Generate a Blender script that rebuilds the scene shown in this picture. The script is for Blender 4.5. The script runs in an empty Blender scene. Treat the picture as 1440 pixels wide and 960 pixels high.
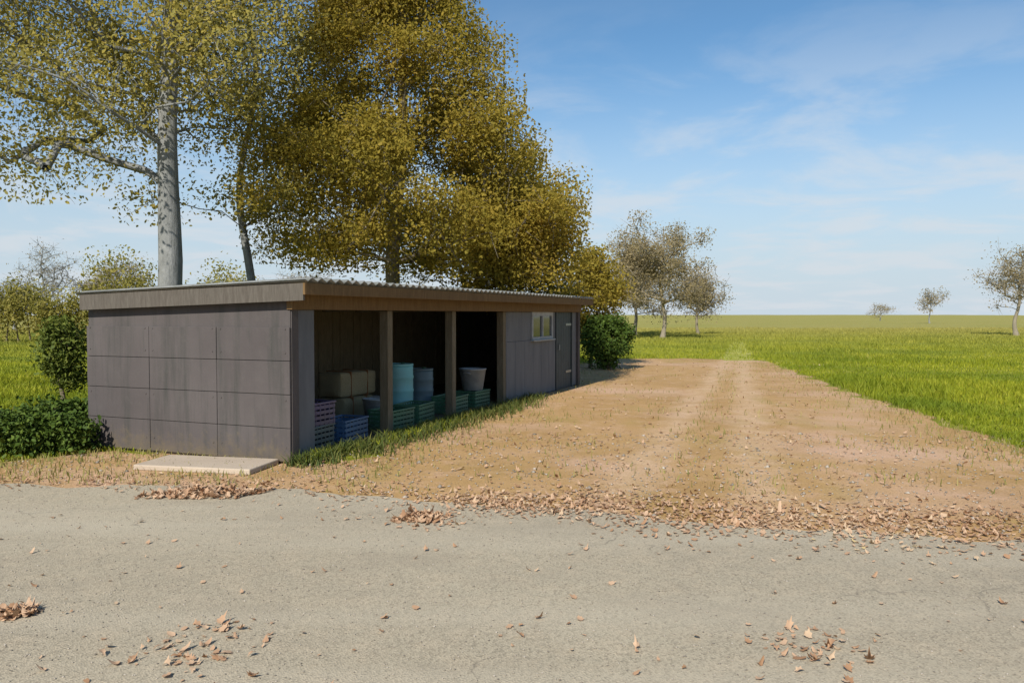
import bpy, bmesh, math, random
import numpy as np
from mathutils import Vector, Matrix, noise
sc = bpy.context.scene; C = sc.collection
R = math.radians
rng = np.random.default_rng(7); random.seed(7)
CAMH = 1.65; F = 1120.0; HY = 442.0
def G(px, py, z=0.0):                       # a pixel of the 1440 px photograph -> ground point
    Y = (CAMH - z) * F / (py - HY); return Vector(((px - 720) / F * Y, Y, z))
def P(px, Y, z=0.0): return Vector(((px - 720) / F * Y, Y, z))

# ------------------------------------------------------------------ materials
def lin(c): return tuple(((v/255.0)/12.92 if v/255.0 <= .04045 else ((v/255.0+.055)/1.055)**2.4) for v in c)
class NT:
    def __init__(s, name):
        s.m = bpy.data.materials.new(name); s.m.use_nodes = True
        s.t = s.m.node_tree; s.b = s.t.nodes['Principled BSDF']; s.out = s.t.nodes['Material Output']
        s.co = s.t.nodes.new('ShaderNodeTexCoord')
    def n(s, ty, **kw):
        x = s.t.nodes.new(ty)
        for k, v in kw.items():
            if k in x.inputs.keys(): x.inputs[k].default_value = v
            else: setattr(x, k, v)
        return x
    def l(s, a, b): s.t.links.new(a, b)
    def noise(s, scale, detail=5, rough=.6, src=None, sc3=None):
        x = s.n('ShaderNodeTexNoise'); x.inputs['Scale'].default_value = scale
        x.inputs['Detail'].default_value = detail; x.inputs['Roughness'].default_value = rough
        v = src or s.co.outputs['Object']
        if sc3:
            mp = s.n('ShaderNodeMapping'); mp.inputs['Scale'].default_value = sc3; s.l(v, mp.inputs[0]); v = mp.outputs[0]
        s.l(v, x.inputs['Vector']); return x.outputs['Fac']
    def ramp(s, f, stops):
        r = s.n('ShaderNodeValToRGB'); e = r.color_ramp.elements
        while len(e) < len(stops): e.new(.5)
        for i, (p, c) in enumerate(stops):
            e[i].position = p; e[i].color = (*c, 1) if len(c) == 3 else c
        s.l(f, r.inputs[0]); return r.outputs[0]
    def mix(s, f, a, b, mode='MIX'):
        x = s.n('ShaderNodeMix', data_type='RGBA', blend_type=mode)
        for v, i in ((f, 0), (a, 6), (b, 7)):
            if isinstance(v, (int, float)): x.inputs[i].default_value = v
            elif isinstance(v, tuple): x.inputs[i].default_value = (*v, 1)
            else: s.l(v, x.inputs[i])
        return x.outputs[2]
    def bump(s, h, strength=.3, dist=.02):
        b = s.n('ShaderNodeBump'); b.inputs['Strength'].default_value = strength; b.inputs['Distance'].default_value = dist
        s.l(h, b.inputs['Height']); s.l(b.outputs[0], s.b.inputs['Normal'])
    def col(s, v, rough=.9, spec=.25):
        if isinstance(v, tuple): s.b.inputs['Base Color'].default_value = (*v, 1)
        else: s.l(v, s.b.inputs['Base Color'])
        s.b.inputs['Roughness'].default_value = rough; s.b.inputs['Specular IOR Level'].default_value = spec
        return s.m
def g3(k, *c): return [(p, tuple(x*k for x in q)) for p, q in c]

def leafmat(name, stops, trans=.3):
    t = NT(name); geo = t.n('ShaderNodeNewGeometry')
    big = t.noise(.55, 3, .5)
    a = t.n('ShaderNodeMath', operation='MULTIPLY_ADD'); t.l(geo.outputs['Random Per Island'], a.inputs[0]); a.inputs[1].default_value = .62
    b = t.n('ShaderNodeMath', operation='MULTIPLY_ADD'); t.l(big, b.inputs[0]); b.inputs[1].default_value = .9; b.inputs[2].default_value = -.26
    t.l(b.outputs[0], a.inputs[2])
    c = t.ramp(a.outputs[0], stops)
    t.col(c, .65, .2)
    tr = t.n('ShaderNodeBsdfTranslucent'); t.l(c, tr.inputs['Color'])
    mx = t.n('ShaderNodeMixShader'); mx.inputs[0].default_value = trans
    t.l(t.b.outputs[0], mx.inputs[1]); t.l(tr.outputs[0], mx.inputs[2]); t.l(mx.outputs[0], t.out.inputs['Surface'])
    return t.m
LEAF_OLIVE = leafmat('olive_autumn_leaves', [(.0, (.22,.185,.03)), (.3, (.31,.25,.04)), (.6, (.39,.30,.045)), (.85, (.46,.33,.06)), (1, (.50,.36,.12))], .6)
LEAF_GOLD = leafmat('golden_autumn_leaves', [(.0, (.25,.23,.08)), (.4, (.35,.31,.09)), (.75, (.46,.37,.07)), (1, (.54,.40,.14))], .55)
LEAF_BROWN = leafmat('tan_autumn_leaves', [(.0, (.22,.175,.085)), (.5, (.33,.265,.135)), (1, (.44,.35,.20))], .5)
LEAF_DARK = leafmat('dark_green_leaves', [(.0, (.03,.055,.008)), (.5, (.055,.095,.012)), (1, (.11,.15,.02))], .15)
LEAF_MID = leafmat('mid_green_leaves', [(.0, (.06,.085,.015)), (.5, (.11,.14,.022)), (1, (.18,.19,.035))], .25)
def grassmat():
    m = leafmat('lush_grass_blades', [(.0, (.14,.175,.010)), (.5, (.25,.275,.014)), (.8, (.36,.35,.03)), (1, (.48,.40,.12))], .3)
    t = m.node_tree; rp = [n for n in t.nodes if n.type == 'VALTORGB'][0]; tc_ = [n for n in t.nodes if n.type == 'TEX_COORD'][0]
    sx = t.nodes.new('ShaderNodeSeparateXYZ'); t.links.new(tc_.outputs['Object'], sx.inputs[0]); mr = t.nodes.new('ShaderNodeMapRange'); t.links.new(sx.outputs['Y'], mr.inputs[0])
    mr.inputs[1].default_value = 26; mr.inputs[2].default_value = 95
    nz = t.nodes.new('ShaderNodeTexNoise'); nz.inputs['Scale'].default_value = .22; nz.inputs['Detail'].default_value = 4; t.links.new(tc_.outputs['Object'], nz.inputs['Vector'])
    r2 = t.nodes.new('ShaderNodeValToRGB'); r2.color_ramp.elements[0].position = .45; r2.color_ramp.elements[1].position = .65; r2.color_ramp.elements[1].color = (.9,.9,.9,1); t.links.new(nz.outputs['Fac'], r2.inputs[0])
    def mixc(f, a, c):
        x = t.nodes.new('ShaderNodeMix'); x.data_type = 'RGBA'; t.links.new(f, x.inputs[0]); t.links.new(a, x.inputs[6]); x.inputs[7].default_value = (*c, 1); return x.outputs[2]
    c = mixc(mr.outputs[0], mixc(r2.outputs[0], rp.outputs[0], (.13,.18,.012)), (.36,.31,.085))
    for n in t.nodes:
        if n.type == 'BSDF_PRINCIPLED': t.links.new(c, n.inputs['Base Color'])
        if n.type == 'BSDF_TRANSLUCENT': t.links.new(c, n.inputs['Color'])
    return m
GRASS = grassmat()
DRYG = leafmat('dry_grass_blades', [(.0, (.12,.14,.03)), (.5, (.26,.23,.07)), (1, (.42,.34,.15))], .25)
LITTER = leafmat('fallen_leaves', [(.0, (.20,.115,.06)), (.2, (.33,.185,.10)), (.45, (.43,.27,.165)), (.7, (.50,.34,.22)), (.88, (.52,.39,.25)), (1, (.48,.37,.12))], .1)

def bark(name, a, b):
    t = NT(name); f = t.noise(7, 7, .72, sc3=(1, 1, .30)); g = t.ramp(t.noise(2.3, 5, .7), [(.4,(0,0,0)),(.6,(1,1,1))])
    c = t.mix(g, t.ramp(f, [(.3, a), (.7, b)]), t.ramp(f, [(.3, tuple(x*.75 for x in b)), (.7, a)]))
    w_ = t.noise(22, 5, .75, sc3=(1, 1, .12)); c = t.mix(t.ramp(w_, [(.33, (.75,.75,.75)), (.45, (0,0,0))]), c, tuple(x*.45 for x in a)); t.bump(t.mix(.5, f, w_), .9, .05); return t.col(c, .9)
BARK_GREY = bark('smooth_grey_bark', (.13,.135,.125), (.33,.33,.32))
BARK_BROWN = bark('brown_bark', (.10,.08,.05), (.21,.175,.12))
BARK_TAN = bark('pale_tan_bark', (.19,.16,.11), (.30,.26,.19))

t = NT('worn_pale_asphalt')
f1 = t.noise(.35, 4); f2 = t.noise(5, 6, .7); f3 = t.noise(170, 3, .7); v = t.n('ShaderNodeTexVoronoi'); v.inputs['Scale'].default_value = 95; t.l(t.co.outputs['Object'], v.inputs['Vector'])
base = t.ramp(f1, [(.3, (.340,.287,.206)), (.7, (.415,.357,.256))])
base = t.mix(t.ramp(f2, [(.45, (0,0,0)), (.75, (1,1,1))]), base, (.43,.355,.25))
sp = t.ramp(v.outputs['Color'], [(.1, (.55,.53,.5)), (.5, (1,1,1)), (.95, (1.0,1.0,1.0))])
base = t.mix(.8, base, t.ramp(v.outputs['Color'], g3(1, (.05, (.50,.5,.5)), (.45, (.92,.92,.92)), (.85, (1.1,1.1,1.1)))), 'MULTIPLY')
base = t.mix(t.ramp(f3, [(.62, (0,0,0)), (.72, (.7,.7,.7))]), base, (.13,.115,.09))
st = t.noise(.8, 6, .65, sc3=(1, 1.6, 1)); base = t.mix(t.ramp(st, [(.52, (0,0,0)), (.70, (.55,.55,.55))]), base, (.29,.245,.18))
wr = t.noise(1.0, 4, .55, sc3=(.12, 1.1, 1)); base = t.mix(t.ramp(wr, [(.45, (0,0,0)), (.68, (.5,.5,.5))]), base, (.44,.385,.29))
# fine cracks
wv = t.n('ShaderNodeTexVoronoi', feature='DISTANCE_TO_EDGE'); wv.inputs['Scale'].default_value = .55
mp = t.n('ShaderNodeVectorMath', operation='MULTIPLY_ADD'); nz = t.n('ShaderNodeTexNoise'); nz.inputs['Scale'].default_value = 2.2; nz.inputs['Detail'].default_value = 6
t.l(t.co.outputs['Object'], nz.inputs['Vector']); t.l(nz.outputs['Color'], mp.inputs[0]); mp.inputs[1].default_value = (.8,.8,.8); t.l(t.co.outputs['Object'], mp.inputs[2]); t.l(mp.outputs[0], wv.inputs['Vector'])
ck = t.ramp(wv.outputs['Distance'], [(.0, (1,1,1)), (.006, (0,0,0))])
ckm = t.mix(1.0, ck, t.ramp(t.noise(.5, 2), [(.5, (0,0,0)), (.62, (.6,.6,.6))]), 'MULTIPLY')
base = t.mix(ckm, base, (.11,.095,.075))
hh = t.n('ShaderNodeMath', operation='MULTIPLY_ADD'); t.l(v.outputs['Distance'], hh.inputs[0]); hh.inputs[1].default_value = .8; t.l(f2, hh.inputs[2])
t.bump(hh.outputs[0], .35, .012); ROAD = t.col(base, .88)

t = NT('sandy_yard')
f1 = t.noise(.5, 5); f2 = t.noise(3, 6, .7); f3 = t.noise(45, 4, .7); f4 = t.noise(.9, 3, .5, sc3=(1.3,.5,1))
c = t.ramp(f1, [(.3, (.35,.21,.078)), (.55, (.43,.265,.108)), (.75, (.46,.285,.15))])
c = t.mix(t.ramp(f2, [(.5, (0,0,0)), (.72, (.8,.8,.8))]), c, (.54,.35,.22))
c = t.mix(t.ramp(f4, [(.55, (0,0,0)), (.7, (.55,.55,.55))]), c, (.33,.24,.07))
f5 = t.noise(.33, 4, .55)
c = t.mix(t.ramp(f5, [(.50, (0,0,0)), (.66, (.6,.6,.6))]), c, (.60,.395,.29))
sx = t.n('ShaderNodeSeparateXYZ'); t.l(t.co.outputs['Object'], sx.inputs[0]); f6 = t.noise(.8, 4, .6)
def mth(op, a, b, cc=None):
    x = t.n('ShaderNodeMath', operation=op)
    for i, v_ in enumerate((a, b, cc)):
        if v_ is None: continue
        if isinstance(v_, (int, float)): x.inputs[i].default_value = v_
        else: t.l(v_, x.inputs[i])
    return x.outputs[0]
rut = None
for k_, m_ in ((.318, -1.33), (.283, .21)):
    e_ = mth('ABSOLUTE', mth('ADD', mth('SUBTRACT', sx.outputs['X'], mth('MULTIPLY_ADD', sx.outputs['Y'], k_, m_)), mth('MULTIPLY_ADD', f6, .7, -.35)), None)
    q_ = t.ramp(e_, [(.08, (1,1,1)), (.42, (0,0,0))]); rut = q_ if rut is None else t.mix(1.0, rut, q_, 'LIGHTEN')
rm = t.mix(1.0, rut, t.ramp(f2, [(.35, (.25,.25,.25)), (.65, (.8,.8,.8))]), 'MULTIPLY')
c = t.mix(rm, c, (.58,.40,.25))
c = t.mix(t.ramp(f3, [(.3, (.75,.75,.75)), (.5, (0,0,0))]), c, (.22,.13,.06))
t.bump(t.mix(.4, f3, f2), .6, .03); SAND = t.col(c, .95)

t = NT('meadow_ground')
f1 = t.noise(.06, 4); f2 = t.noise(1.5, 6, .7); f3 = t.noise(14, 5, .75)
sx = t.n('ShaderNodeSeparateXYZ'); t.l(t.co.outputs['Object'], sx.inputs[0])
mr = t.n('ShaderNodeMapRange'); t.l(sx.outputs['Y'], mr.inputs[0]); mr.inputs[1].default_value = 26; mr.inputs[2].default_value = 95
f7 = t.noise(.22, 4, .6)
green = t.ramp(f2, [(.25, (.17,.19,.010)), (.55, (.27,.285,.014)), (.8, (.35,.33,.03))])
dry = t.ramp(f1, [(.3, (.29,.27,.06)), (.7, (.36,.30,.085))])
green = t.mix(t.ramp(f7, [(.5, (0,0,0)), (.68, (.6,.6,.6))]), green, (.15,.18,.012))
c = t.mix(mr.outputs[0], green, dry)
c = t.mix(t.ramp(f3, [(.35, (.7,.7,.7)), (.55, (0,0,0))]), c, (.13,.14,.014))
t.bump(f3, .8, .06); FIELD = t.col(c, .95)

t = NT('stained_grey_concrete')
f1 = t.noise(1.1, 5); f2 = t.noise(9, 6, .7); f3 = t.noise(2.2, 5, .7, sc3=(3, 3, .25)); f4 = t.noise(80, 3)
c = t.ramp(f1, [(.3, (.072,.062,.060)), (.7, (.095,.083,.080))])
c = t.mix(t.ramp(f3, [(.48, (0,0,0)), (.72, (.75,.75,.75))]), c, (.046,.047,.042))
c = t.mix(t.ramp(f2, [(.55, (0,0,0)), (.75, (.35,.35,.35))]), c, (.105,.095,.085))
sx = t.n('ShaderNodeSeparateXYZ'); t.l(t.co.outputs['Object'], sx.inputs[0])
ad = t.n('ShaderNodeMath', operation='MULTIPLY_ADD'); t.l(f2, ad.inputs[0]); ad.inputs[1].default_value = -.9; t.l(sx.outputs['Z'], ad.inputs[2])
a2 = t.n('ShaderNodeMath', operation='ADD'); t.l(ad.outputs[0], a2.inputs[0]); a2.inputs[1].default_value = .6
c = t.mix(t.ramp(a2.outputs[0], [(.10, (.7,.7,.7)), (.25, (.35,.35,.35)), (.42, (0,0,0))]), c, (.13,.10,.06))
t.bump(t.mix(.5, f2, f4), .35, .01); CONC = t.col(c, .92)

t = NT('pale_concrete')
f1 = t.noise(2, 5); f2 = t.noise(30, 5, .7)
c = t.mix(f2, t.ramp(f1, [(.3, (.36,.29,.22)), (.7, (.46,.38,.29))]), (.42,.34,.26)); t.bump(f2, .4, .01); PALE = t.col(c, .9)

def wood(name, a, b, rough=.85):
    t = NT(name); f = t.noise(3, 6, .6, sc3=(9, 9, 1.2)); g = t.noise(1.2, 3); h = t.noise(40, 4, .7, sc3=(4, 4, .2))
    c = t.mix(t.ramp(h, [(.4, (.5,.5,.5)), (.6, (0,0,0))]), t.ramp(f, [(.3, a), (.7, b)]), tuple(x*.55 for x in a))
    t.bump(f, .4, .01); return t.col(c, rough)
W_BROWN = wood('dark_brown_timber', (.13,.075,.03), (.21,.13,.055))
W_BACK = wood('brown_black_boards', (.16,.125,.07), (.26,.20,.12))
W_POST = wood('weathered_post', (.13,.105,.065), (.20,.165,.11))
W_GREY = wood('grey_weathered_timber', (.085,.072,.058), (.13,.115,.095))
t = NT('grey_fibre_sheet'); f = t.noise(2, 6); h = t.noise(25, 5, .7)
SHEET = t.col(t.mix(t.ramp(h, [(.5, (0,0,0)), (.7, (.7,.7,.7))]), t.ramp(f, [(.3, (.20,.20,.185)), (.7, (.32,.32,.30))]), (.11,.12,.06)), .9)
t = NT('slate_painted_board'); f = t.noise(3, 6, .7); SLATE = t.col(t.ramp(f, [(.3, (.030,.040,.042)), (.7, (.048,.060,.063))]), .6)
t = NT('grey_painted_board'); f = t.noise(2.5, 6, .7, sc3=(2, 2, .4)); GREYB = t.col(t.ramp(f, [(.3, (.10,.105,.112)), (.7, (.155,.158,.165))]), .75)
t = NT('window_glass'); t.col((.05,.06,.065), .06, .9); GLASS = t.m
t = NT('pale_window_frame'); t.col(t.ramp(t.noise(8, 4), [(.3, (.24,.25,.25)), (.7, (.34,.35,.35))]), .6); FRAME = t.m
t = NT('dull_steel'); t.col((.25,.25,.25), .4, .5); t.b.inputs['Metallic'].default_value = .8; STEEL = t.m
def plastic(name, c, rough=.5):
    t = NT(name); f = t.noise(6, 5, .7); d = t.noise(1.5, 4)
    t.col(t.mix(t.ramp(d, [(.38, (.08,.08,.08)), (.68, (.6,.6,.6))]), t.ramp(f, [(.3, tuple(x*.82 for x in c)), (.7, c)]), (.12,.10,.075)), rough, .4); return t.m
TEAL = plastic('faded_teal_plastic', (.24,.60,.60)); BLUESL = plastic('slate_blue_plastic', (.11,.19,.23))
PURPLE = plastic('purple_plastic', (.12,.085,.19)); BLUE = plastic('blue_plastic', (.06,.15,.30)); DKSL = plastic('dark_slate_plastic', (.09,.13,.14)); GREEN = plastic('bottle_green_plastic', (.06,.19,.10))
t = NT('zinc'); t.col(t.ramp(t.noise(7, 5), [(.3, (.26,.27,.27)), (.7, (.42,.43,.43))]), .5, .5); t.b.inputs['Metallic'].default_value = .35; ZINC = t.m
t = NT('old_straw'); f = t.noise(30, 5, .7, sc3=(1, 6, 6)); t.bump(f, .8, .03); STRAW = t.col(t.ramp(f, [(.3, (.24,.20,.11)), (.7, (.46,.39,.24))]), .95)
t = NT('twine'); TWINE = t.col((.25,.12,.05), .8)
t = NT('grit'); geo = t.n('ShaderNodeNewGeometry'); GRIT = t.col(t.ramp(geo.outputs['Random Per Island'], [(0, (.16,.14,.115)), (.5, (.30,.26,.21)), (1, (.42,.37,.31))]), .9)

# ------------------------------------------------------------------ mesh helpers
def link(name, me, m, parent=None, smooth=False):
    if m: me.materials.append(m)
    o = bpy.data.objects.new(name, me); C.objects.link(o)
    if parent: o.parent = parent
    if smooth:
        for p in me.polygons: p.use_smooth = True
    return o
def tag(o, label=None, cat=None, group=None, kind=None):
    if label: o['label'] = label
    if cat: o['category'] = cat
    if group: o['group'] = group
    if kind: o['kind'] = kind
    return o
def thing(name, loc, label, cat, rz=0, group=None):
    o = bpy.data.objects.new(name, None); C.objects.link(o); o.location = loc; o.rotation_euler = (0, 0, rz); o.empty_display_size = .2
    return tag(o, label, cat, group)
def npmesh(name, V, Fc, m, parent=None, smooth=False):      # V (n,3), Fc (m,k)
    me = bpy.data.meshes.new(name); V = np.asarray(V, np.float32); Fc = np.asarray(Fc, np.int32); k = Fc.shape[1]
    me.vertices.add(len(V)); me.vertices.foreach_set('co', V.ravel())
    me.loops.add(Fc.size); me.loops.foreach_set('vertex_index', Fc.ravel())
    me.polygons.add(len(Fc)); me.polygons.foreach_set('loop_start', np.arange(0, Fc.size, k, dtype=np.int32))
    me.update(calc_edges=True); me.validate()
    return link(name, me, m, parent, smooth)
class MB:
    def __init__(s): s.bm = bmesh.new()
    def box(s, c, d, rot=None, bev=0):
        M = Matrix.Translation(c) @ (rot.to_4x4() if rot else Matrix.Identity(4)) @ Matrix.Diagonal((*d, 1))
        r = bmesh.ops.create_cube(s.bm, size=1, matrix=M)
        if bev:
            es = list({e for v in r['verts'] for e in v.link_edges})
            bmesh.ops.bevel(s.bm, geom=es, offset=bev, segments=2, affect='EDGES', profile=.5)
        return s
    def bar(s, a, b, r, r2=None, n=8):
        a = Vector(a); b = Vector(b); z = (b-a).normalized(); q = z.to_track_quat('Z', 'Y'); r2 = r if r2 is None else r2
        ra = [s.bm.verts.new(a + q @ Vector((math.cos(k*2*math.pi/n)*r, math.sin(k*2*math.pi/n)*r, 0))) for k in range(n)]
        rb = [s.bm.verts.new(b + q @ Vector((math.cos(k*2*math.pi/n)*r2, math.sin(k*2*math.pi/n)*r2, 0))) for k in range(n)]
        for k in range(n): s.bm.faces.new((ra[k], ra[(k+1) % n], rb[(k+1) % n], rb[k]))
        s.bm.faces.new(ra[::-1]); s.bm.faces.new(rb); return s
    def lathe(s, prof, n=28):
        rings = [[s.bm.verts.new((math.cos(k*2*math.pi/n)*r, math.sin(k*2*math.pi/n)*r, z)) for k in range(n)] for r, z in prof]
        for a, b in zip(rings, rings[1:]):
            for k in range(n): s.bm.faces.new((a[k], a[(k+1) % n], b[(k+1) % n], b[k]))
        s.bm.faces.new(rings[0][::-1]); s.bm.faces.new(rings[-1]); return s
    def done(s, name, m, parent=None, smooth=False):
        bmesh.ops.recalc_face_normals(s.bm, faces=s.bm.faces); me = bpy.data.meshes.new(name); s.bm.to_mesh(me); s.bm.free()
        return link(name, me, m, parent, smooth)
def sheet(name, pts, z, m, step=.35, amp=.12, kind='structure'):      # polygon with a ragged outline
    out = []
    n = len(pts)
    for i in range(n):
        a = Vector((pts[i][0], pts[i][1], 0)); b = Vector((pts[(i+1) % n][0], pts[(i+1) % n][1], 0)); k = max(1, min(220, int((b-a).length/step)))
        nn = Vector((-(b-a).y, (b-a).x, 0)).normalized()
        for j in range(k):
            p = a.lerp(b, j/k); d = amp*(noise.noise(p*1.3)*1.6 + noise.noise(p*4.1)*.8 + noise.noise(p*11)*.35)
            p = p + nn*d; out.append((p.x, p.y, z))
    me = bpy.data.meshes.new(name); me.from_pydata(out, [], [tuple(range(len(out)))]); me.update()
    if me.polygons[0].normal.z < 0: me.flip_normals()
    return tag(link(name, me, m), kind=kind)

# ------------------------------------------------------------------ ground
def hgt_at(x, y):
    q = min(1, max(0, (y-75)/160)); q = q*q*(3-2*q)
    return q*(.55*noise.noise(Vector((x/70, y/110, 1.7))) + .8*noise.noise(Vector((x/260, y/300, 5.1))) - .1)
gy = [-40, 0, 40, 70] + [75*1.045**k for k in range(1, 82)]; gx = [-1500+3000*k/240 for k in range(241)]
V = []; Fc = []
for j_, yy in enumerate(gy):
    for i_, xx in enumerate(gx):
        xw = xx*(.12+.88*max(0,yy)/gy[-1]) if yy > 0 else xx*.12
        V.append((xw, yy, hgt_at(xw, yy)))
        if i_ and j_: k_ = j_*241+i_; Fc.append((k_-242, k_-241, k_, k_-1))
tag(npmesh('field', V, Fc, FIELD, None, True), kind='structure')
yard = [(-30,1,0),(30,1,0), G(2600,800), G(1640,690), G(1440,632), G(1350,600), G(1210,556), G(1120,524), G(1075,507), G(960,504), G(840,505), G(790,520), G(720,562), G(640,600), G(540,628), G(430,655), G(300,640), G(150,636), G(0,650), G(-600,652), G(-2400,652)]
sheet('sandy_yard', yard, .004, SAND, .25, .30)
trk = [G(1016,507), G(1062,507), G(1054,492), G(1048,481), G(1030,480), G(1022,492)]
t = NT('worn_grass_track'); TRK = t.col(t.ramp(t.noise(1.2, 5), [(.35, (.26,.27,.03)), (.65, (.38,.35,.09))]), .95)
sheet('field_track', trk, .006, TRK, .6, .25)
road_edge = [G(-2400,672), G(-700,676), G(0,683), G(240,686), G(420,690), G(640,712), G(820,722), G(1000,740), G(1200,752), G(1440,762), G(1900,780), G(3200,830)]
road = [(-30,-12,0),(30,-12,0)] + [tuple(p) for p in reversed(road_edge)]
sheet('road', road, .008, ROAD, .12, .09)

# ------------------------------------------------------------------ leaves / blades / branches
def leafcloud(cent, size, up=.35, flat=0.0, aspect=.55):
    n = len(cent); c = np.asarray(cent)
    d = rng.normal(size=(n,3)); d[:,2] -= up; d /= np.linalg.norm(d, axis=1)[:,None]
    nn = rng.normal(size=(n,3))*.8 + np.array([-.25,-.75,.7]); w = np.cross(d, nn); w /= np.linalg.norm(w, axis=1)[:,None]
    nn = np.cross(w, d)
    if flat:
        a = rng.uniform(0, 2*np.pi, n); d = np.stack([np.cos(a), np.sin(a), rng.normal(0, flat, n)], 1); w = np.stack([-np.sin(a), np.cos(a), rng.normal(0, flat, n)], 1); nn = np.tile([0,0,1.], (n,1))
    L = np.broadcast_to(np.asarray(size), (n,)) * rng.uniform(.5, 1.5, n); W = L*aspect*rng.uniform(.75, 1.2, n)
    L = L[:,None]; W = W[:,None]; fold = rng.uniform(.05, .35, (n,1))*W*(.35 if flat else 1)
    curl = rng.uniform(-.25, .25, (n,1))*L*(.5 if flat else 1)
    v = np.stack([c - d*L*.5, c - d*L*.12 + w*W*.5 + nn*fold, c + d*L*.28 + w*W*.38 + nn*fold, c + d*L*.5 + nn*curl, c + d*L*.28 - w*W*.38 + nn*fold, c - d*L*.12 - w*W*.5 + nn*fold], 1).reshape(-1,3)
    i = np.arange(n)[:,None]*6
    f = np.concatenate([np.concatenate([i, i+1, i+2, i+3], 1), np.concatenate([i, i+3, i+4, i+5], 1)], 0)
    return v, f
LOBES = {'oak': (1,.62,.86,.55,.80,.50,.62,.30), 'oval': (1,.86,.74,.66,.62,.55,.45,.25)}
def litterleaf(c, size, tilt=.18, ends=None):
    c = np.asarray(c); n = len(c); a = rng.uniform(0, 2*np.pi, n); rim = []
    oak = rng.uniform(size=n) < .6
    L = np.broadcast_to(np.asarray(size), (n,))*rng.uniform(.6, 1.35, n); W = rng.uniform(.55, .85, n)
    ks = 8; th = np.linspace(0, np.pi, ks)
    po = np.array(LOBES['oak']); pv_ = np.array(LOBES['oval'])
    rad = np.where(oak[:,None], po[None], pv_[None])*rng.uniform(.85, 1.15, (n,ks))
    X = np.concatenate([np.cos(th)[None]*rad, np.cos(th[::-1])[None,1:-1]*rad[:,::-1][:,1:-1]], 1)*L[:,None]*.5
    Yv = np.concatenate([np.sin(th)[None]*rad, -np.sin(th[::-1])[None,1:-1]*rad[:,::-1][:,1:-1]], 1)*L[:,None]*.5*W[:,None]
    q = 2*ks-2
    ca = rng.normal(.9, .9, n)/L; cb = rng.normal(.7, 1.1, n)/L; tx = rng.normal(0, tilt, n); ty = rng.normal(0, tilt, n)
    Z = ca[:,None]*X**2 + cb[:,None]*Yv**2 + tx[:,None]*X + ty[:,None]*Yv; Z = np.concatenate([np.zeros((n,1)), Z], 1); Z -= Z.min(1)[:,None]
    X = np.concatenate([np.zeros((n,1)), X], 1); Yv = np.concatenate([np.zeros((n,1)), Yv], 1)
    ct, st = np.cos(a)[:,None], np.sin(a)[:,None]
    V = np.stack([c[:,0:1]+X*ct-Yv*st, c[:,1:2]+X*st+Yv*ct, c[:,2:3]+Z], 2).reshape(-1,3); i = (np.arange(n)*(q+1))[:,None]
    Fc = np.concatenate([np.concatenate([i, i+1+k, i+1+(k+1) % q], 1) for k in range(q)], 0)
    return V, Fc
def blades(base, h, w=.008, lean=.35):
    n = len(base); b = np.asarray(base); a = rng.uniform(0, 2*np.pi, n); h = np.asarray(h)*rng.uniform(.55, 1.25, n)
    s = np.stack([np.cos(a), np.sin(a), np.zeros(n)], 1); l = rng.normal(0, lean, (n,2)); ww = (w*rng.uniform(.6,1.4,n))[:,None]
    up = lambda k, q: b + np.stack([l[:,0]*h*q, l[:,1]*h*q, h*k], 1)
    m = up(.55, .3); tp = up(.95, 1.0)
    v = np.stack([b-s*ww, b+s*ww, m+s*ww*.75, tp, m-s*ww*.75], 1).reshape(-1,3); i = np.arange(n)[:,None]*5
    return v, np.concatenate([np.concatenate([i, i+1, i+2, i+4], 1), np.concatenate([i+4, i+2, i+3, i+3], 1)], 0)
def blademesh(name, base, h, m, w=.008, lean=.35, parent=None):
    v, f = blades(base, h, w, lean); n = len(base); me = bpy.data.meshes.new(name)
    i = np.arange(n)[:,None]*5
    f = np.concatenate([np.concatenate([i, i+1, i+2], 1), np.concatenate([i, i+2, i+4], 1), np.concatenate([i+4, i+2, i+3], 1)], 0)
    return npmesh(name, v, f, m, parent)
def tubes(segs, sides=6):                   # segs: (a, b, ra, rb)
    V = []; Fc = []; k = 0
    ang = np.arange(sides)*2*np.pi/sides
    for a, b, ra, rb in segs:
        a = np.array(a); b = np.array(b); z = b-a; L = np.linalg.norm(z)
        if L < 1e-5: continue
        z /= L; x = np.cross(z, [.3,.9,.1]); x /= np.linalg.norm(x)+1e-9; y = np.cross(z, x)
        ring = np.cos(ang)[:,None]*x + np.sin(ang)[:,None]*y
        V.append(a + ring*ra); V.append(b + ring*rb)
        for j in range(sides): Fc.append((k+j, k+(j+1) % sides, k+sides+(j+1) % sides, k+sides+j))
        k += 2*sides
    return np.concatenate(V), np.array(Fc)
def trunk_path(h, lean, wob, r0, r1, n=16, flare=1.6):
    pts = []; sd = rng.uniform(0, 50)
    for i in range(n+1):
        q = i/n; z = h*q
        pts.append((np.array([lean[0]*q + wob*noise.noise(Vector((sd, q*3, 0))), lean[1]*q + wob*noise.noise(Vector((0, q*3, sd))), z]), (r0*(1-q)+r1*q)*(1+(flare-1)*math.exp(-z/.35))))
    return pts
def trunk_mesh(pts, m, parent, sides=14):
    V = []; Fc = []
    for j, (p, r) in enumerate(pts):
        for k in range(sides):
            a = k*2*math.pi/sides; rr = r*(1+.16*noise.noise(Vector((math.cos(a)*1.5, math.sin(a)*1.5, p[2]*.8))))
            V.append((p[0]+math.cos(a)*rr, p[1]+math.sin(a)*rr, p[2]))
        if j:
            for k in range(sides): Fc.append(((j-1)*sides+k, (j-1)*sides+(k+1) % sides, j*sides+(k+1) % sides, j*sides+k))
    return npmesh('trunk', V, Fc, m, parent, True)
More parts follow.
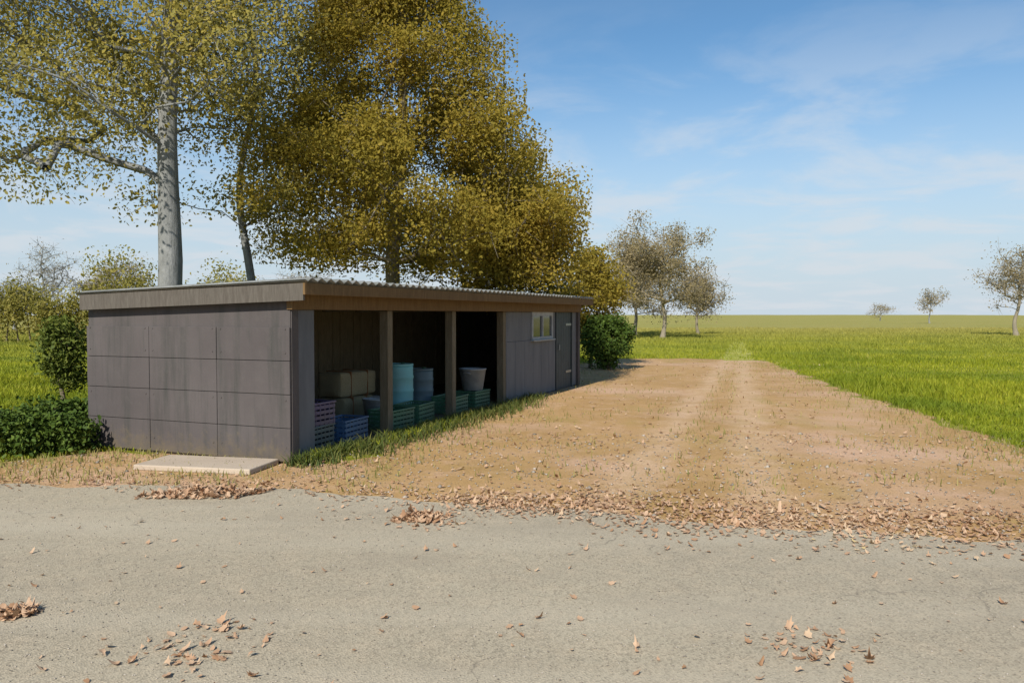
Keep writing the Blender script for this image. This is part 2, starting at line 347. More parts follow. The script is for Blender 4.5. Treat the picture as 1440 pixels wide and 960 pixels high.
def grow(pts, clumps, rtwig=.006, zmin=0, step=.45, expo=.42):
    nodes = [p for p, r in pts if p[2] >= zmin]; par = [max(0, i-1) for i in range(len(nodes))]; nt = len(nodes); cnt = [0]*len(nodes)
    order = sorted(clumps, key=lambda c: min(np.linalg.norm(c-n) for n in nodes[:nt]))
    tips = []
    for c in order:
        A = np.array(nodes); dv = c-A; dist = np.linalg.norm(dv, axis=1); i = int(np.argmin(dist + np.where(dv[:,2] < dist*.15, .9, 0)))
        p = A[i]; k = max(1, int(dist[i]/step)); prev = i
        for j in range(1, k+1):
            q = j/k; pos = p*(1-q)+c*q + (rng.normal(0, .07*min(1, dist[i]), 3) if j < k else 0) + np.array([0,0,.10*dist[i]*math.sin(math.pi*q)*.6])
            nodes.append(pos); par.append(prev); cnt.append(0); prev = len(nodes)-1
        tips.append(prev)
    for tpi in tips:
        i = tpi
        while i >= nt: cnt[i] += 1; i = par[i]
    segs = []
    for i in range(nt, len(nodes)):
        r = rtwig*max(1, cnt[i])**expo*1.6; kids = r*.9
        segs.append((nodes[par[i]], nodes[i], r*1.12, r))
    return segs
def tree(name, loc, label, cat, h, lean, r0, clumps, nleaf, sig, lsize, lmat, bmat, group=None, wob=.5, zmin=1.5, r1=.05, twigs=5, rtwig=.006, up=.35):
    root = thing(name, loc, label, cat, 0, group); pts = trunk_path(h, lean, wob, r0, r1)
    trunk_mesh(pts, bmat, root)
    cl = [np.array(c) for c in clumps]; segs = grow(pts, cl, rtwig, zmin)
    for c in cl:
        for _ in range(twigs):
            e = c + rng.normal(0, sig*.8, 3); segs.append((c, e, rtwig, rtwig*.35))
    v, f = tubes(segs, 5); npmesh('branches', v, f, bmat, root, True)
    if nleaf:
        cc = np.array(cl); k = rng.integers(0, len(cc), nleaf); sg = sig*rng.uniform(.55, 1.25, len(cc))[k][:,None]
        v, f = leafcloud(cc[k] + np.clip(rng.normal(size=(nleaf,3)), -1.7, 1.7)*sg*np.array([1,1,.75]), lsize, up); npmesh('crown', v, f, lmat, root)
    return root
def cone_clumps(n, r_of, z0, z1, shell=.5):
    out = []
    while len(out) < n:
        z = rng.uniform(z0, z1); rm = r_of(z)
        if rm <= 0 or rng.uniform() > min(1, (rm/4)**1.1+.06): continue
        r = rm*rng.uniform(0, 1)**shell; a = rng.uniform(0, 2*math.pi)
        out.append(np.array([math.cos(a)*r, math.sin(a)*r, z]))
    return out

# ------------------------------------------------------------------ the shelter: x along the front, y to the back
A0 = Vector((-2.42, 8.68, 0)); d = Vector((.375,.927,0)).normalized(); n_ = Vector((-d.y, d.x, 0)); ang = math.atan2(d.y, d.x)
def S(t, n, z=0): return A0 + d*t + n_*n + Vector((0,0,z))
LEN = 10.7; DEP = 3.05
sh = thing('open_shelter', A0, 'long low grey shelter with open dark front and brown roof beam beside the sandy yard', 'shelter', ang)
def sb(name, boxes, m, bev=0, parent=None):
    b = MB()
    for x0,x1,y0,y1,z0,z1 in boxes: b.box(((x0+x1)/2,(y0+y1)/2,(z0+z1)/2), (x1-x0,y1-y0,z1-z0), None, bev)
    return b.done(name, m, parent or sh)
HB = 1.80
def slanted(name, x0, x1, y0, y1, zf, zb, m, z0=0):          # a wall whose top follows the roof pitch
    b = MB(); v = [b.bm.verts.new(p) for p in ((x0,y0,z0),(x1,y0,z0),(x1,y1,z0),(x0,y1,z0),(x0,y0,zf),(x1,y0,zf),(x1,y1,zb),(x0,y1,zb))]
    for q in ((3,2,1,0),(4,5,6,7),(0,1,5,4),(1,2,6,5),(2,3,7,6),(3,0,4,7)): b.bm.faces.new([v[i] for i in q])
    bmesh.ops.bevel(b.bm, geom=list(b.bm.edges), offset=.012, segments=2, affect='EDGES')
    return b.done(name, m, sh)
slanted('end_wall', .02, .16, 0, DEP, 1.90, 1.80, CONC)
eb = MB(); q = (DEP-.004)/3
for jx in range(3):
    for jz in range(5):
        if jz < 4: eb.box((.008+.002*((jx+jz) % 2), .002+q*(jx+.5), .03+.37*(jz+.5)), (.03, q-.007, .364), None, .004)
for jx in range(3):
    for jz in (.10, .62, 1.14, 1.40):
        for yy in (.06, q-.06): eb.bar((-.011, .002+q*jx+yy, jz+.09), (-.005, .002+q*jx+yy, jz+.09), .011, .013, 8)
eb.done('cladding', CONC, sh); slanted('end_wall', LEN-.16, LEN, 0, DEP, 1.90, 1.80, CONC)
bb = []
for k in range(46):
    x = .165 + k*(LEN-.33)/46; bb.append((x, x+(LEN-.33)/46-.008, DEP-.05-.006*(k % 3), DEP, .0, 1.78))
sb('rear_wall', bb, W_BACK)
sb('floor', [(.17, LEN-.17, .05, DEP-.08, 0, .03)], CONC)
sb('return_panel', [(.165, .46, .02, .14, 0, 1.70)], GREYB)
for x in (2.2, 4.15, 6.22): sb('post', [(x-.065, x+.065, .05, .18, 0, 1.70)], W_POST, .008)
pb = []
for k in range(6): pb.append((6.30+k*.468, 6.30+k*.468+.462, .05, .09+.004*(k % 2), .0, 1.14)); 
sb('front_panel', pb, GREYB, .004)
sb('front_panel', [(6.30, 7.598, .055, .092, 1.143, 1.70)], GREYB, .004); sb('front_panel', [(8.852, 9.105, .055, .092, 1.143, 1.70)], GREYB, .004); sb('front_panel', [(10.15, LEN-.165, .05, .10, 0, 1.70)], GREYB, .004)
wn = sb('window', [(7.60,8.85,.03,.10,1.143,1.20),(7.60,8.85,.03,.10,1.62,1.70),(7.60,7.66,.03,.10,1.202,1.618),(8.79,8.85,.03,.10,1.202,1.618),(8.20,8.25,.03,.10,1.202,1.618)], FRAME)
sb('pane', [(7.662,8.198,.06,.07,1.202,1.618),(8.252,8.788,.06,.07,1.202,1.618)], GLASS, 0, wn)
dr = sb('door', [(9.11+k*.172, 9.11+k*.172+.168, .05, .09, .03, 1.70) for k in range(6)], SLATE, .004)
sb('door_jamb', [(9.055,9.108,.025,.06,.0,1.702)], SLATE, .004); sb('door_jamb', [(10.146,10.195,.025,.06,.0,1.702)], SLATE, .004)
for hz_ in (.35, 1.40): sb('hinge', [(9.75, 10.14, .038, .049, hz_, hz_+.05)], STEEL, 0, dr)
sb('sill', [(7.57,8.88,-.02,.10,1.112,1.141)], FRAME, .004, wn)
b = MB(); b.bar((9.25,.02,.88),(9.25,.02,1.0),.012); b.bar((9.25,.02,.89),(9.25,.06,.89),.008); b.bar((9.25,.02,.99),(9.25,.06,.99),.008); b.done('handle', STEEL, dr)
sb('roof_beam', [(.0, LEN, -.03, .045, 1.703, 1.93)], W_BROWN, .006)
rb = MB()
for k in range(10):
    x = .5+k*1.08; rb.box((x, 1.55, 1.80), (.07, 2.9, .12), Matrix.Rotation(-.033, 3, 'X'))
rb.done('rafters', W_BACK, sh)
# corrugated roof
V = []; Fc = []; nx = 260
def zr(y): return 2.03 - (y+.3)*.033
for i in range(nx+1):
    x = -.12 + i*(LEN+.24)/nx; c = .022*math.cos(x*2*math.pi/.17)
    for y in (-.30, DEP+.03):
        V.append((x, y, zr(y)+c)); V.append((x, y, zr(y)+c-.012))
for i in range(nx):
    a = i*4; e = a+4
    Fc += [(a, e, e+2, a+2), (a+1, a+3, e+3, e+1), (a, a+1, e+1, e), (a+2, e+2, e+3, a+3)]
npmesh('roof', V, Fc, SHEET, sh)
sb('gutter_board', [(-.11, LEN+.11, -.285, -.255, 1.86, 1.985)], W_BROWN, .004)
slb = MB(); v = [slb.bm.verts.new(p) for p in ((-.10,-.25,1.80),(-.07,-.25,1.80),(-.07,DEP-.01,1.703),(-.10,DEP-.01,1.703),(-.10,-.25,1.985),(-.07,-.25,1.985),(-.07,DEP-.01,1.888),(-.10,DEP-.01,1.888))]
for q in ((3,2,1,0),(4,5,6,7),(0,1,5,4),(1,2,6,5),(2,3,7,6),(3,0,4,7)): slb.bm.faces.new([v[i] for i in q])
slb.done('bargeboard', W_GREY, sh)

# ------------------------------------------------------------------ things in the shelter
def barrel(t_, n, label, m, r=.225, h=.84):
    o = thing('barrel', S(t_, n, .03), label, 'barrel', ang)
    b = MB(); prof = [(r*.93,0),(r*.98,.02),(r,.06)]
    for k in range(1, 4): z = h*k/4; prof += [(r*1.0, z-.03),(r*1.035, z-.012),(r*1.035, z+.012),(r*1.0, z+.03)]
    prof += [(r, h-.06),(r*.97,h-.03)]
    b.lathe(prof).done('body', m, o, True)
    b = MB(); b.lathe([(r*.99,h-.03),(r*1.02,h-.028),(r*1.02,h),(r*.90,h+.002),(r*.88,h-.008)]).done('lid', m, o)
    b = MB(); b.lathe([(.032,h-.008),(.034,h+.012),(.028,h+.015)], 12)
    for v in b.bm.verts: v.co.x += r*.55
    b.done('bung', GREEN, o); return o
barrel(3.89, .9, 'faded teal plastic barrel standing inside the open shelter', TEAL)
barrel(4.60, .9, 'slate blue barrel just right of the teal one in the shelter', BLUESL, .21, .72)
def crate(t_, n, z, label, m, rz=0, L=.60, W=.40, H=.28):
    o = thing('plastic_crate', S(t_, n, z), label, 'crate', ang+rz, 'plastic crates along the shelter front')
    b = MB(); th = .012
    b.box((0,0,th/2), (L-.02, W-.02, th))
    for sy in (-1, 1):
        for k in range(4): b.box((0, sy*(W/2-th/2), .035+k*(H-.07)/3.4), (L-2*th, th*.8, (H-.07)/3.4*.62))
        for k in range(7): b.box((-L/2+.04+k*(L-.08)/6, sy*(W/2-th*.45), H/2), (.016, th, H-.01))
    for sx in (-1, 1):
        for k in range(4): b.box((sx*(L/2-th/2), 0, .035+k*(H-.07)/3.4), (th*.8, W-2*th, (H-.07)/3.4*.62))
        for k in range(5): b.box((sx*(L/2-th*.45), -W/2+.03+k*(W-.06)/4, H/2), (th, .016, H-.01))
    b.done('basket', m, o)
    b = MB()
    for sy in (-1, 1): b.box((0, sy*(W/2-.006), H-.012), (L+.008, .026, .026), None, .005)
    for sx in (-1, 1): b.box((sx*(L/2-.006), 0, H-.0122), (.0262, W-.03, .0264), None, .005)
    b.done('rim', m, o); return o
crate(.86, .42, .03, 'dark slate crate at the bottom of the stack nearest the grey end wall', DKSL, .05)
crate(.86, .42, .31, 'purple crate on top of the dark slate crate near the grey end wall', PURPLE, -.04)
crate(1.60, .40, .03, 'blue plastic crate between the purple stack and the first timber post', BLUE, .06)
crate(2.75, .36, .03, 'bottle green crate directly right of the first timber post', GREEN, -.05)
crate(3.50, .40, .03, 'bottle green crate just left of the middle timber post', GREEN, .08)
crate(4.70, .40, .03, 'bottle green crate just right of the middle timber post', GREEN, .03)
crate(5.70, .45, .03, 'bottle green crate carrying the zinc tub in the shelter', GREEN, -.04)
o = thing('zinc_tub', S(5.70, .45, .31), 'grey zinc tub standing on a green crate in the shelter', 'tub', ang)
b = MB(); b.lathe([(.17,0),(.18,.01),(.235,.36),(.245,.365),(.245,.385),(.232,.385),(.225,.36),(.168,.03)]).done('body', ZINC, o, True)
for s_ in (-1, 1):
    b = MB(); pr = None
    for k in range(9):
        a = math.pi*k/8; p = (s_*(.23+.05*math.sin(a)), .07*math.cos(a), .30+.02*math.sin(a))
        if pr: b.bar(pr, p, .007)
        pr = p
    b.done('handle', ZINC, o)
def bale(t_, n, z, label, rz):
    o = thing('straw_bale', S(t_, n, z), label, 'straw bale', ang+rz, 'old straw bales in the shelter')
    b = MB(); b.box((0,0,.19), (.88,.46,.37), None, .05); bmesh.ops.subdivide_edges(b.bm, edges=list(b.bm.edges), cuts=3, use_grid_fill=True)
    for v in b.bm.verts: v.co += Vector((noise.noise(v.co*7), noise.noise(v.co*7+Vector((9,0,0))), noise.noise(v.co*7+Vector((0,9,0)))))*.02
    bd = b.done('body', STRAW, o, True); b = MB()
    for x in (-.2,.2): b.box((x,0,.19), (.012,.485,.395), None, .004)
    b.done('twine', TWINE, o)
bale(3.2, 1.42, .03, 'old straw bale on the shelter floor under another bale', .05)
bale(3.22, 1.42, .41, 'old straw bale lying on top of another in the shelter', -.08)
o = thing('bucket', S(3.02, .80, .03), 'grey zinc bucket on the shelter floor before the straw bales', 'bucket', ang)
b = MB(); b.lathe([(.13,0),(.135,.01),(.19,.36),(.197,.365),(.197,.38),(.187,.38),(.18,.36),(.125,.03)]).done('body', ZINC, o, True)
b = MB(); pr = None
for k in range(13):
    a = math.pi*k/12; p = (.195*math.cos(a), .03*math.sin(a), .35+.06*math.sin(a)+.0)
    if pr: b.bar(pr, p, .005)
    pr = p
b.done('handle', STEEL, o)

# concrete slab on the verge before the end wall
o = MB(); c = G(290, 658); o.box((0,0,.03), (1.35,.62,.06), None, .012)
for v in o.bm.verts: v.co.x += .02*noise.noise(v.co*5); v.co.y += .02*noise.noise(v.co*5+Vector((3,3,3)))
o = o.done('concrete_slab', PALE); o.location = (c.x, c.y, .004); o.rotation_euler = (0,0,-.2)
tag(o, 'pale flat concrete slab on the verge before the grey end wall', 'slab')

# ------------------------------------------------------------------ trees
def envB(z):
    if z < 2.7: return 0
    r = .525*(11.4-z); return min(r, 2.4+ (z-2.7)*1.6)
cl = cone_clumps(420, envB, 2.7, 11.2, .30)
cl = [c for c in cl if not (c[0] < -2.3 and c[2] < 6.5 and rng.uniform() < .75)]
cl += [np.array([rng.uniform(1.4,3.7), rng.uniform(-1.2,1.2), 0]) for _ in range(75)]
for c in cl:
    if c[2] == 0: c[2] = rng.uniform(2.1, 4.4 - .25*(c[0]-1.6))
tree('autumn_tree', P(560,18), 'large conical tree with dense olive gold leaves directly behind the shelter', 'tree', 11.2, (.1,.1), .19, cl, 210000, .34, .068, LEAF_OLIVE, BARK_TAN, 'autumn trees behind the shelter', .3, 2.2)
cl = []
while len(cl) < 300:
    c = np.array([rng.uniform(-6.8,2.2), rng.uniform(-2.6,3.0), rng.uniform(4.7,10.5)])
    if c[2] < 4.7+.22*abs(c[0]+.8)*0 + rng.uniform(0,.9): continue
    cl.append(c)
cl += [np.array([rng.uniform(-3.6,-1.0), rng.uniform(-1,1), rng.uniform(4.0,4.8)]) for _ in range(8)]
tree('autumn_tree', P(233,14.2), 'tall tree with thick smooth grey trunk and thin golden crown behind the shelter', 'tree', 10.5, (.1,.2), .235, cl, 100000, .42, .068, LEAF_GOLD, BARK_GREY, 'autumn trees behind the shelter', .25, 3.6, .08)
cl = [np.array([rng.normal(0,1.0), rng.normal(0,1.0), rng.uniform(3.6,9.0)]) for _ in range(40)]
tree('autumn_tree', P(362,16.5), 'slender grey tree between the thick grey trunk and the conical tree', 'tree', 9.2, (-.25,.1), .10, cl, 16000, .36, .072, LEAF_GOLD, BARK_GREY, 'autumn trees behind the shelter', .5, 3.0, .03)
def ball(n, rx, ry, z0, z1): 
    out = []
    while len(out) < n:
        p = rng.uniform(-1, 1, 3)
        if p@p > 1: continue
        out.append(np.array([p[0]*rx, p[1]*ry, (z0+z1)/2 + p[2]*(z1-z0)/2]))
    return out
# bushes beside the far end of the shelter
tree('bush', P(833,25), 'olive leaved bush rising beside the far end of the shelter', 'bush', 2.6, (.1,0), .05, ball(48,.85,.8,.7,3.7), 14000, .27, .085, LEAF_OLIVE, BARK_BROWN, None, .2, .3, .02, 3)
tree('bush', P(856,24), 'low dark green bush at the foot of the olive bush past the shelter', 'bush', 1.0, (.1,0), .04, ball(26,.65,.6,.15,1.6), 9000, .22, .075, LEAF_DARK, BARK_BROWN, None, .1, .1, .02, 2)
# left of the shelter
tree('shrub', P(86,12.6), 'upright dark green shrub just left of the grey end wall', 'shrub', 1.3, (0,.05), .035, ball(22,.15,.3,.3,1.65), 5200, .15, .06, LEAF_MID, BARK_BROWN, None, .1, .15, .015, 2)
tree('shrub', P(14,9.42), 'low dense shrub at the left frame edge, its dark leaves standing in for tree shade', 'shrub', .4, (0,0), .03, ball(44,.85,.40,.05,.46), 13000, .13, .055, LEAF_DARK, BARK_BROWN, None, .05, .05, .012, 2)  # low foliage added here; its dark colour stands in for tree shadow on grass
tree('shrub', P(88,10.0), 'small shrub tucked against the grey end wall, its dark leaves standing in for tree shade', 'shrub', .4, (0,0), .025, ball(20,.34,.3,.05,.52), 5000, .13, .055, LEAF_DARK, BARK_BROWN, None, .05, .05, .012, 2)  # continues the shaded band, with the shadow put into the leaf colour
# hedge behind the left meadow
h = thing('hedge', P(-40,46), 'long olive hedge across the meadow on the left', 'hedge')
cc = np.array([(rng.uniform(-26,16), rng.uniform(-.8,.8), abs(rng.normal(1.9,.8))*1.0) for _ in range(420)]); cc[:,2] *= 1+.25*np.sin(cc[:,0]*.9)
k = rng.integers(0, len(cc), 60000); v, f = leafcloud(cc[k]+rng.normal(size=(60000,3))*.42, .15); v[:,2] = np.abs(v[:,2]); npmesh('foliage', v, f, leafmat('hedge_leaves', [(.0,(.18,.17,.04)),(.5,(.30,.27,.06)),(1,(.42,.34,.10))], .5), h)
v, f = tubes([((x,0,0),(x+rng.normal(0,.2),rng.normal(0,.2),2.6),.05,.015) for x in np.arange(-26,16,.7)], 5); npmesh('stems', v, f, BARK_BROWN, h)
# distant trees
def dist_tree(px, Y, h, w, nl, label, lm=LEAF_BROWN, bm_=BARK_TAN, r0=.15, ncl=110, ls=.12, sig=.55, z0=.22):
    lobes = ball(9, w*.36, w*.36, h*.36, h*.88) + [np.array([0,0,h*.80])]; cl = []
    while len(cl) < ncl:
        lo_ = lobes[rng.integers(0, len(lobes))]; c = lo_ + np.clip(rng.normal(size=3), -1.8, 1.8)*np.array([w*.17, w*.17, h*.10])
        if c[2] > h*z0: cl.append(c)
    pp = P(px, Y); pp.z = hgt_at(pp.x, pp.y) - .05
    return tree('distant_tree', pp, label, 'tree', h*.93, (0,0), r0, cl, nl, sig, ls, lm, bm_, 'distant trees across the fields', .4, h*.15, .03, 9, .014)
dist_tree(932, 54, 8.2, 6.6, 15000, 'half bare tan tree standing alone at the yard end of the field')
dist_tree(893, 62, 7.4, 6.4, 11000, 'smaller half bare tree just left of the lone tan tree')
dist_tree(982, 66, 5.4, 4.0, 6000, 'low thin tree just right of the lone tan tree', r0=.12)
dist_tree(1432, 62, 7.0, 5.6, 4500, 'sparse grey tree on the horizon at the right frame edge', r0=.16, ncl=80)
dist_tree(62, 75, 8.4, 5.4, 1800, 'thin bare tree above the far hedge on the left', bm_=BARK_GREY)
dist_tree(20, 82, 5.4, 7.0, 2000, 'wide low tree above the far hedge at the left frame edge', bm_=BARK_GREY)
dist_tree(165, 78, 7.4, 6.0, 9000, 'leafy tree above the shelter roof left of the grey trunk')
dist_tree(330, 80, 5.6, 6.0, 1800, 'pale distant tree above the shelter roof right of the grey trunk', bm_=BARK_GREY)
dist_tree(430, 84, 6.6, 5.6, 2200, 'distant tree above the front corner of the shelter roof', bm_=BARK_GREY)
far = [(1308,150,6.8,5),(1238,230,4.8,9)]
for (px,Y,hh_,w), lb in zip(far, ('tiny thin tree on the far horizon, the taller of two right of the open sky','tiny low tree on the far horizon left of the tiny thin one')):
    dist_tree(px, Y, hh_, w, 900, lb, bm_=BARK_GREY, r0=.12, ncl=30, ls=.25, sig=.7)

# ------------------------------------------------------------------ grass, weeds, litter, grit
def inpoly(x, y, poly):
    px = np.array([p[0] for p in poly]); py = np.array([p[1] for p in poly]); r = np.zeros(len(x), bool); j = len(px)-1
    for i in range(len(px)):
        c = ((py[i] > y) != (py[j] > y)) & (x < (px[j]-px[i])*(y-py[i])/(py[j]-py[i]+1e-12)+px[i]); r ^= c; j = i
    return r
def inshed(x, y, m=.02):
    rx = x-A0.x; ry = y-A0.y; tt = rx*d.x+ry*d.y; nn = rx*n_.x+ry*n_.y
    return (tt > -m) & (tt < LEN+m) & (nn > -m) & (nn < DEP+m)
def scatter(n, x0, x1, y0, y1, pw=1.0):
    y = y0 + (y1-y0)*rng.uniform(0, 1, n)**pw; w = .70*y+1.0
    x = np.clip(rng.uniform(-1, 1, n), -1, 1)*w; k = (x > x0) & (x < x1); return x[k], y[k]
nzv = np.vectorize(lambda a, b, s: noise.noise(Vector((a*s, b*s, 3.3))))
x, y = scatter(430000, -60, 80, 8.5, 95, 1.9); k = ~inpoly(x, y, yard) & (~inpoly(x, y, trk) | (rng.uniform(size=len(x)) < .4)) & ~inshed(x, y); x = x[k]; y = y[k]
hgt = .10 + .07*nzv(x, y, .45) + .07*nzv(x, y, 1.7); hgt = hgt*(1+.5*np.clip(nzv(x, y, .16)*2, -.6, 1))*np.where(y > 45, 1.3, 1); tag(blademesh('grass', np.stack([x, y, np.zeros_like(x)], 1), np.clip(hgt, .04, .34), GRASS, .006+.00022*y), 'lush yellow green grass of the field around the sandy yard', 'grass', kind='stuff')
# sparse dry grass on the yard edges and verge
x, y = scatter(120000, -14, 30, 7.2, 34, 1.2); m_ = nzv(x, y, .8)
yd = inpoly(x, y, yard); rd = inpoly(x, y, [tuple(p) for p in road])
e = np.array([[p[0], p[1]] for p in yard[2:-2]])
def edge_dist(x, y, e):
    best = np.full(len(x), 1e9)
    for a, b_ in zip(e, e[1:]):
        ab = b_-a; tt = np.clip(((x-a[0])*ab[0]+(y-a[1])*ab[1])/(ab@ab+1e-9), 0, 1); best = np.minimum(best, np.hypot(x-a[0]-tt*ab[0], y-a[1]-tt*ab[1]))
    return best
ed = edge_dist(x, y, e); k = yd & ~rd & ~inshed(x, y) & (rng.uniform(size=len(x)) < np.exp(-ed/.5)*.8 + np.where(m_ > .28, .10, 0) + np.where((np.abs(x-.30*y+.6) < .28) & (y > 10), .16, 0) + np.where((x < -2.6) & (y < 9.6), .22, 0))
tag(blademesh('dry_grass', np.stack([x[k], y[k], np.full(k.sum(), .004)], 1), .075, DRYG, .006), 'sparse dry grass creeping over the edges of the sandy yard', 'grass', kind='stuff')
# weeds at the shelter foot
base = []
for t_ in np.arange(-.1, 7.6, .03):
    q = (.9 if t_ < 1.1 else .35+.4*max(0, noise.noise(Vector((t_*1.6, 0, 0)))))
    for _ in range(int((26 if .8 < t_ < 6.6 else 16)*q)):
        p = S(t_+rng.normal(0,.05), -abs(rng.normal(.05,.16))-.02 - (rng.uniform(0,.42) if .8 < t_ < 6.6 and rng.uniform() < .55 else 0)); base.append((p.x, p.y, .004))
tag(blademesh('weeds', base, .15, leafmat('weed_blades', [(.0,(.035,.055,.014)),(.5,(.075,.10,.02)),(1,(.20,.18,.05))]), .008, .5), 'low green weeds along the foot of the shelter front', 'weeds', kind='stuff')
# fallen leaves
xs, ys, ss = [], [], []
def drop(n, fx, s=.06):
    for _ in range(n):
        p = fx(); xs.append(p[0]); ys.append(p[1]); ss.append(s*random.uniform(.6,1.25))
er = [Vector((p[0], p[1])) for p in road_edge[1:-1]]
def along():
    i = random.choices(range(len(er)-1), [ (1.6 if er[i].x > -1.2 else .25)*min(9,(er[i+1]-er[i]).length) for i in range(len(er)-1)])[0]; q = er[i].lerp(er[i+1], random.random()); return (q.x+random.gauss(0,.15), q.y + (random.gauss(.12,.20) if q.x < .5 else random.gauss(.25,.38)))
drop(5200, along, .045)
drop(1300, lambda: (lambda Y: (random.uniform(-.25,.62)*Y, Y))(random.uniform(6.2, 11)), .045)
drop(1500, lambda: (lambda Y: (random.uniform(-.1,.4)*Y, Y))(random.uniform(10, 27)), .05)
drop(240, lambda: (lambda Y: (random.uniform(-.7,.7)*Y, Y))(random.uniform(2.6, 7)), .042)
for px, py, n, s in ((255,930,60,.20),(310,895,24,.10),(1160,925,50,.16),(1150,900,12,.12),(620,738,60,.11)):
    c = G(px, py); drop(n, lambda: (c.x+random.gauss(0,s), c.y+random.gauss(0,s*.8)), .05)
xs = np.array(xs); ys = np.array(ys); ss = np.array(ss); k = ~inshed(xs, ys, 0.0); xs = xs[k]; ys = ys[k]; ss = ss[k]
v, f = litterleaf(np.stack([xs, ys, np.full(len(xs), .010)+rng.uniform(0,.006,len(xs))], 1), ss*1.25)
tag(npmesh('fallen_leaves', v, f, LITTER), 'scattered brown and orange fallen leaves on road edge and yard', 'fallen leaves', kind='stuff')
def heap(px, py, n, sx, sy, hz, label):
    c = G(px, py); q = np.clip(rng.normal(size=(n,2)), -1.6, 1.6)*.66*np.array([sx, sy]); q[:,0] += .25*sx*np.sin(q[:,1]*9/sy*.2)
    z = .006 + hz*np.exp(-(q[:,0]/sx/.8)**2-(q[:,1]/sy/.8)**2)*rng.uniform(0,1,n)*(.6+.6*np.sin(q[:,0]*14)**2)
    v, f = litterleaf(np.stack([q[:,0], q[:,1], z], 1), .075, .35); o = npmesh('leaf_heap', v, f, LITTER); o.location = (c.x, c.y, .004); tag(o, label, 'leaf heap')
heap(285, 698, 520, .42, .17, .06, 'brown heap of fallen leaves at the front edge of the concrete slab')
heap(12, 872, 130, .09, .07, .035, 'small brown heap of leaves on the road at the left frame edge')
heap(592, 732, 200, .17, .12, .04, 'small reddish brown heap of leaves at the road edge before the yard')
# grit
n = 9000; y = 2.4+8.5*rng.uniform(0,1,n)**1.3; x = rng.uniform(-.72,.72,n)*y
k = ~inshed(x, y); x = x[k]; y = y[k]; n = len(x); onroad = inpoly(x, y, [tuple(p) for p in road])
s = np.where(onroad, rng.uniform(.003,.008,n), rng.uniform(.004,.016,n)*np.where(rng.uniform(size=n) < .05, 2.2, 1)); oc = np.array([(1,0,0),(0,1,0),(-1,0,0),(0,-1,0),(0,0,.7),(0,0,-.5)])
v = (np.stack([x, y, np.full(n,.010)], 1)[:,None,:] + oc[None]*s[:,None,None]*rng.uniform(.6,1.3,(n,6,1))).reshape(-1,3); i = np.arange(n)[:,None]*6
f = np.concatenate([i+np.array(q) for q in ((0,1,4),(1,2,4),(2,3,4),(3,0,4),(1,0,5),(2,1,5),(3,2,5),(0,3,5))], 0)
tag(npmesh('grit', v, f, GRIT), 'loose grit and small stones over the road and yard', 'grit', kind='stuff')

# ------------------------------------------------------------------ sky, sun, camera
SUNEL = R(38); SUNAZ = math.atan2(-.33, -.944)          # direction towards the sun, measured from +Y towards +X
sd = Vector((math.sin(SUNAZ)*math.cos(SUNEL), math.cos(SUNAZ)*math.cos(SUNEL), math.sin(SUNEL)))
w = bpy.data.worlds.new('World'); sc.world = w; w.use_nodes = True; nt = w.node_tree; bg = nt.nodes['Background']
sky = nt.nodes.new('ShaderNodeTexSky'); sky.sky_type = 'NISHITA'; sky.sun_disc = False; sky.sun_elevation = SUNEL; sky.sun_rotation = SUNAZ; sky.air_density = 1.0; sky.dust_density = .2; sky.ozone_density = 3.2; sky.altitude = 50
tc = nt.nodes.new('ShaderNodeTexCoord'); sp = nt.nodes.new('ShaderNodeSeparateXYZ'); nt.links.new(tc.outputs['Generated'], sp.inputs[0])
def M(op, a, b=None, c=None):
    x = nt.nodes.new('ShaderNodeMath'); x.operation = op
    for i, v in enumerate((a, b, c)):
        if v is None: continue
        if isinstance(v, (int, float)): x.inputs[i].default_value = v
        else: nt.links.new(v, x.inputs[i])
    return x.outputs[0]
zz = M('MAXIMUM', sp.outputs['Z'], 0.0); den = M('ADD', zz, .12)
cx = M('DIVIDE', sp.outputs['X'], den); cy = M('DIVIDE', sp.outputs['Y'], den)
cb = nt.nodes.new('ShaderNodeCombineXYZ'); nt.links.new(cx, cb.inputs[0]); nt.links.new(cy, cb.inputs[1])
no = nt.nodes.new('ShaderNodeTexNoise'); no.inputs['Scale'].default_value = 1.5; no.inputs['Detail'].default_value = 7; no.inputs['Roughness'].default_value = .58; no.inputs['Distortion'].default_value = .4; nt.links.new(cb.outputs[0], no.inputs['Vector'])
cl_ = nt.nodes.new('ShaderNodeMapRange'); cl_.interpolation_type = 'SMOOTHSTEP'; nt.links.new(no.outputs['Fac'], cl_.inputs[0]); cl_.inputs[1].default_value = .43; cl_.inputs[2].default_value = .64; cl_.inputs[4].default_value = .9
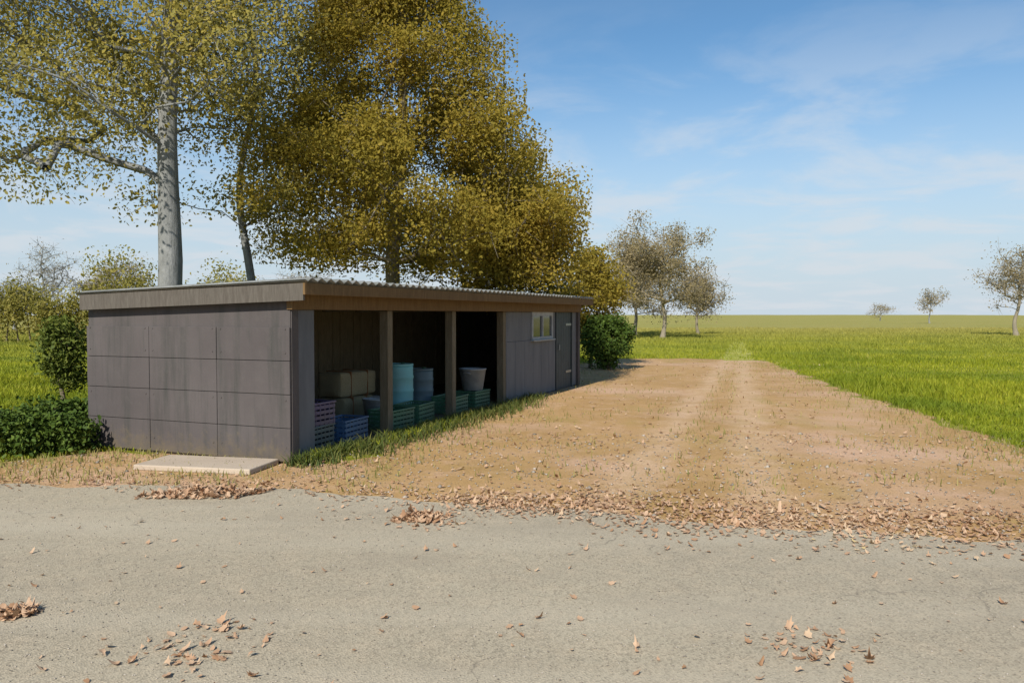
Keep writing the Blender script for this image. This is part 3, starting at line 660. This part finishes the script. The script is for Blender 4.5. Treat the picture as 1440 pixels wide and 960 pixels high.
hz = nt.nodes.new('ShaderNodeMapRange'); hz.interpolation_type = 'SMOOTHSTEP'; nt.links.new(zz, hz.inputs[0]); hz.inputs[1].default_value = 0; hz.inputs[2].default_value = .33; hz.inputs[3].default_value = .95; hz.inputs[4].default_value = 0
fade = nt.nodes.new('ShaderNodeMapRange'); nt.links.new(zz, fade.inputs[0]); fade.inputs[1].default_value = .12; fade.inputs[2].default_value = .36; fade.inputs[3].default_value = .7; fade.inputs[4].default_value = .04
cov = hz.outputs[0]; cfac = M('MULTIPLY', cl_.outputs[0], fade.outputs[0])
mx = nt.nodes.new('ShaderNodeMix'); mx.data_type = 'RGBA'; nt.links.new(cov, mx.inputs[0]); tint = nt.nodes.new('ShaderNodeMix'); tint.data_type = 'RGBA'; tint.blend_type = 'MULTIPLY'; tint.inputs[0].default_value = 1; nt.links.new(sky.outputs[0], tint.inputs[6]); tint.inputs[7].default_value = (.70,.92,.98,1); nt.links.new(tint.outputs[2], mx.inputs[6]); mx.inputs[7].default_value = (4.55, 5.25, 5.95, 1)
cm = nt.nodes.new('ShaderNodeMix'); cm.data_type = 'RGBA'; nt.links.new(cfac, cm.inputs[0]); nt.links.new(mx.outputs[2], cm.inputs[6]); cm.inputs[7].default_value = (5.5, 5.8, 6.15, 1)
nt.links.new(cm.outputs[2], bg.inputs[0]); bg.inputs[1].default_value = .082
L = bpy.data.lights.new('sun', 'SUN'); L.energy = 4.0; L.angle = R(.53); L.color = (1,.95,.86); lo = bpy.data.objects.new('sun', L); C.objects.link(lo)
lo.rotation_euler = (-sd).to_track_quat('-Z', 'Y').to_euler()
cd = bpy.data.cameras.new('camera'); cd.lens = 28; cd.sensor_width = 36; cd.clip_end = 6000; cam = bpy.data.objects.new('camera', cd); C.objects.link(cam)
cam.location = (0,0,CAMH); cam.rotation_euler = (R(90)-math.atan(38/F), 0, 0); sc.camera = cam
sc.view_settings.view_transform = 'Standard'; sc.view_settings.look = 'None'; sc.view_settings.exposure = .62; sc.view_settings.gamma = 1
sc.cycles.max_bounces = 8; sc.cycles.use_denoising = True
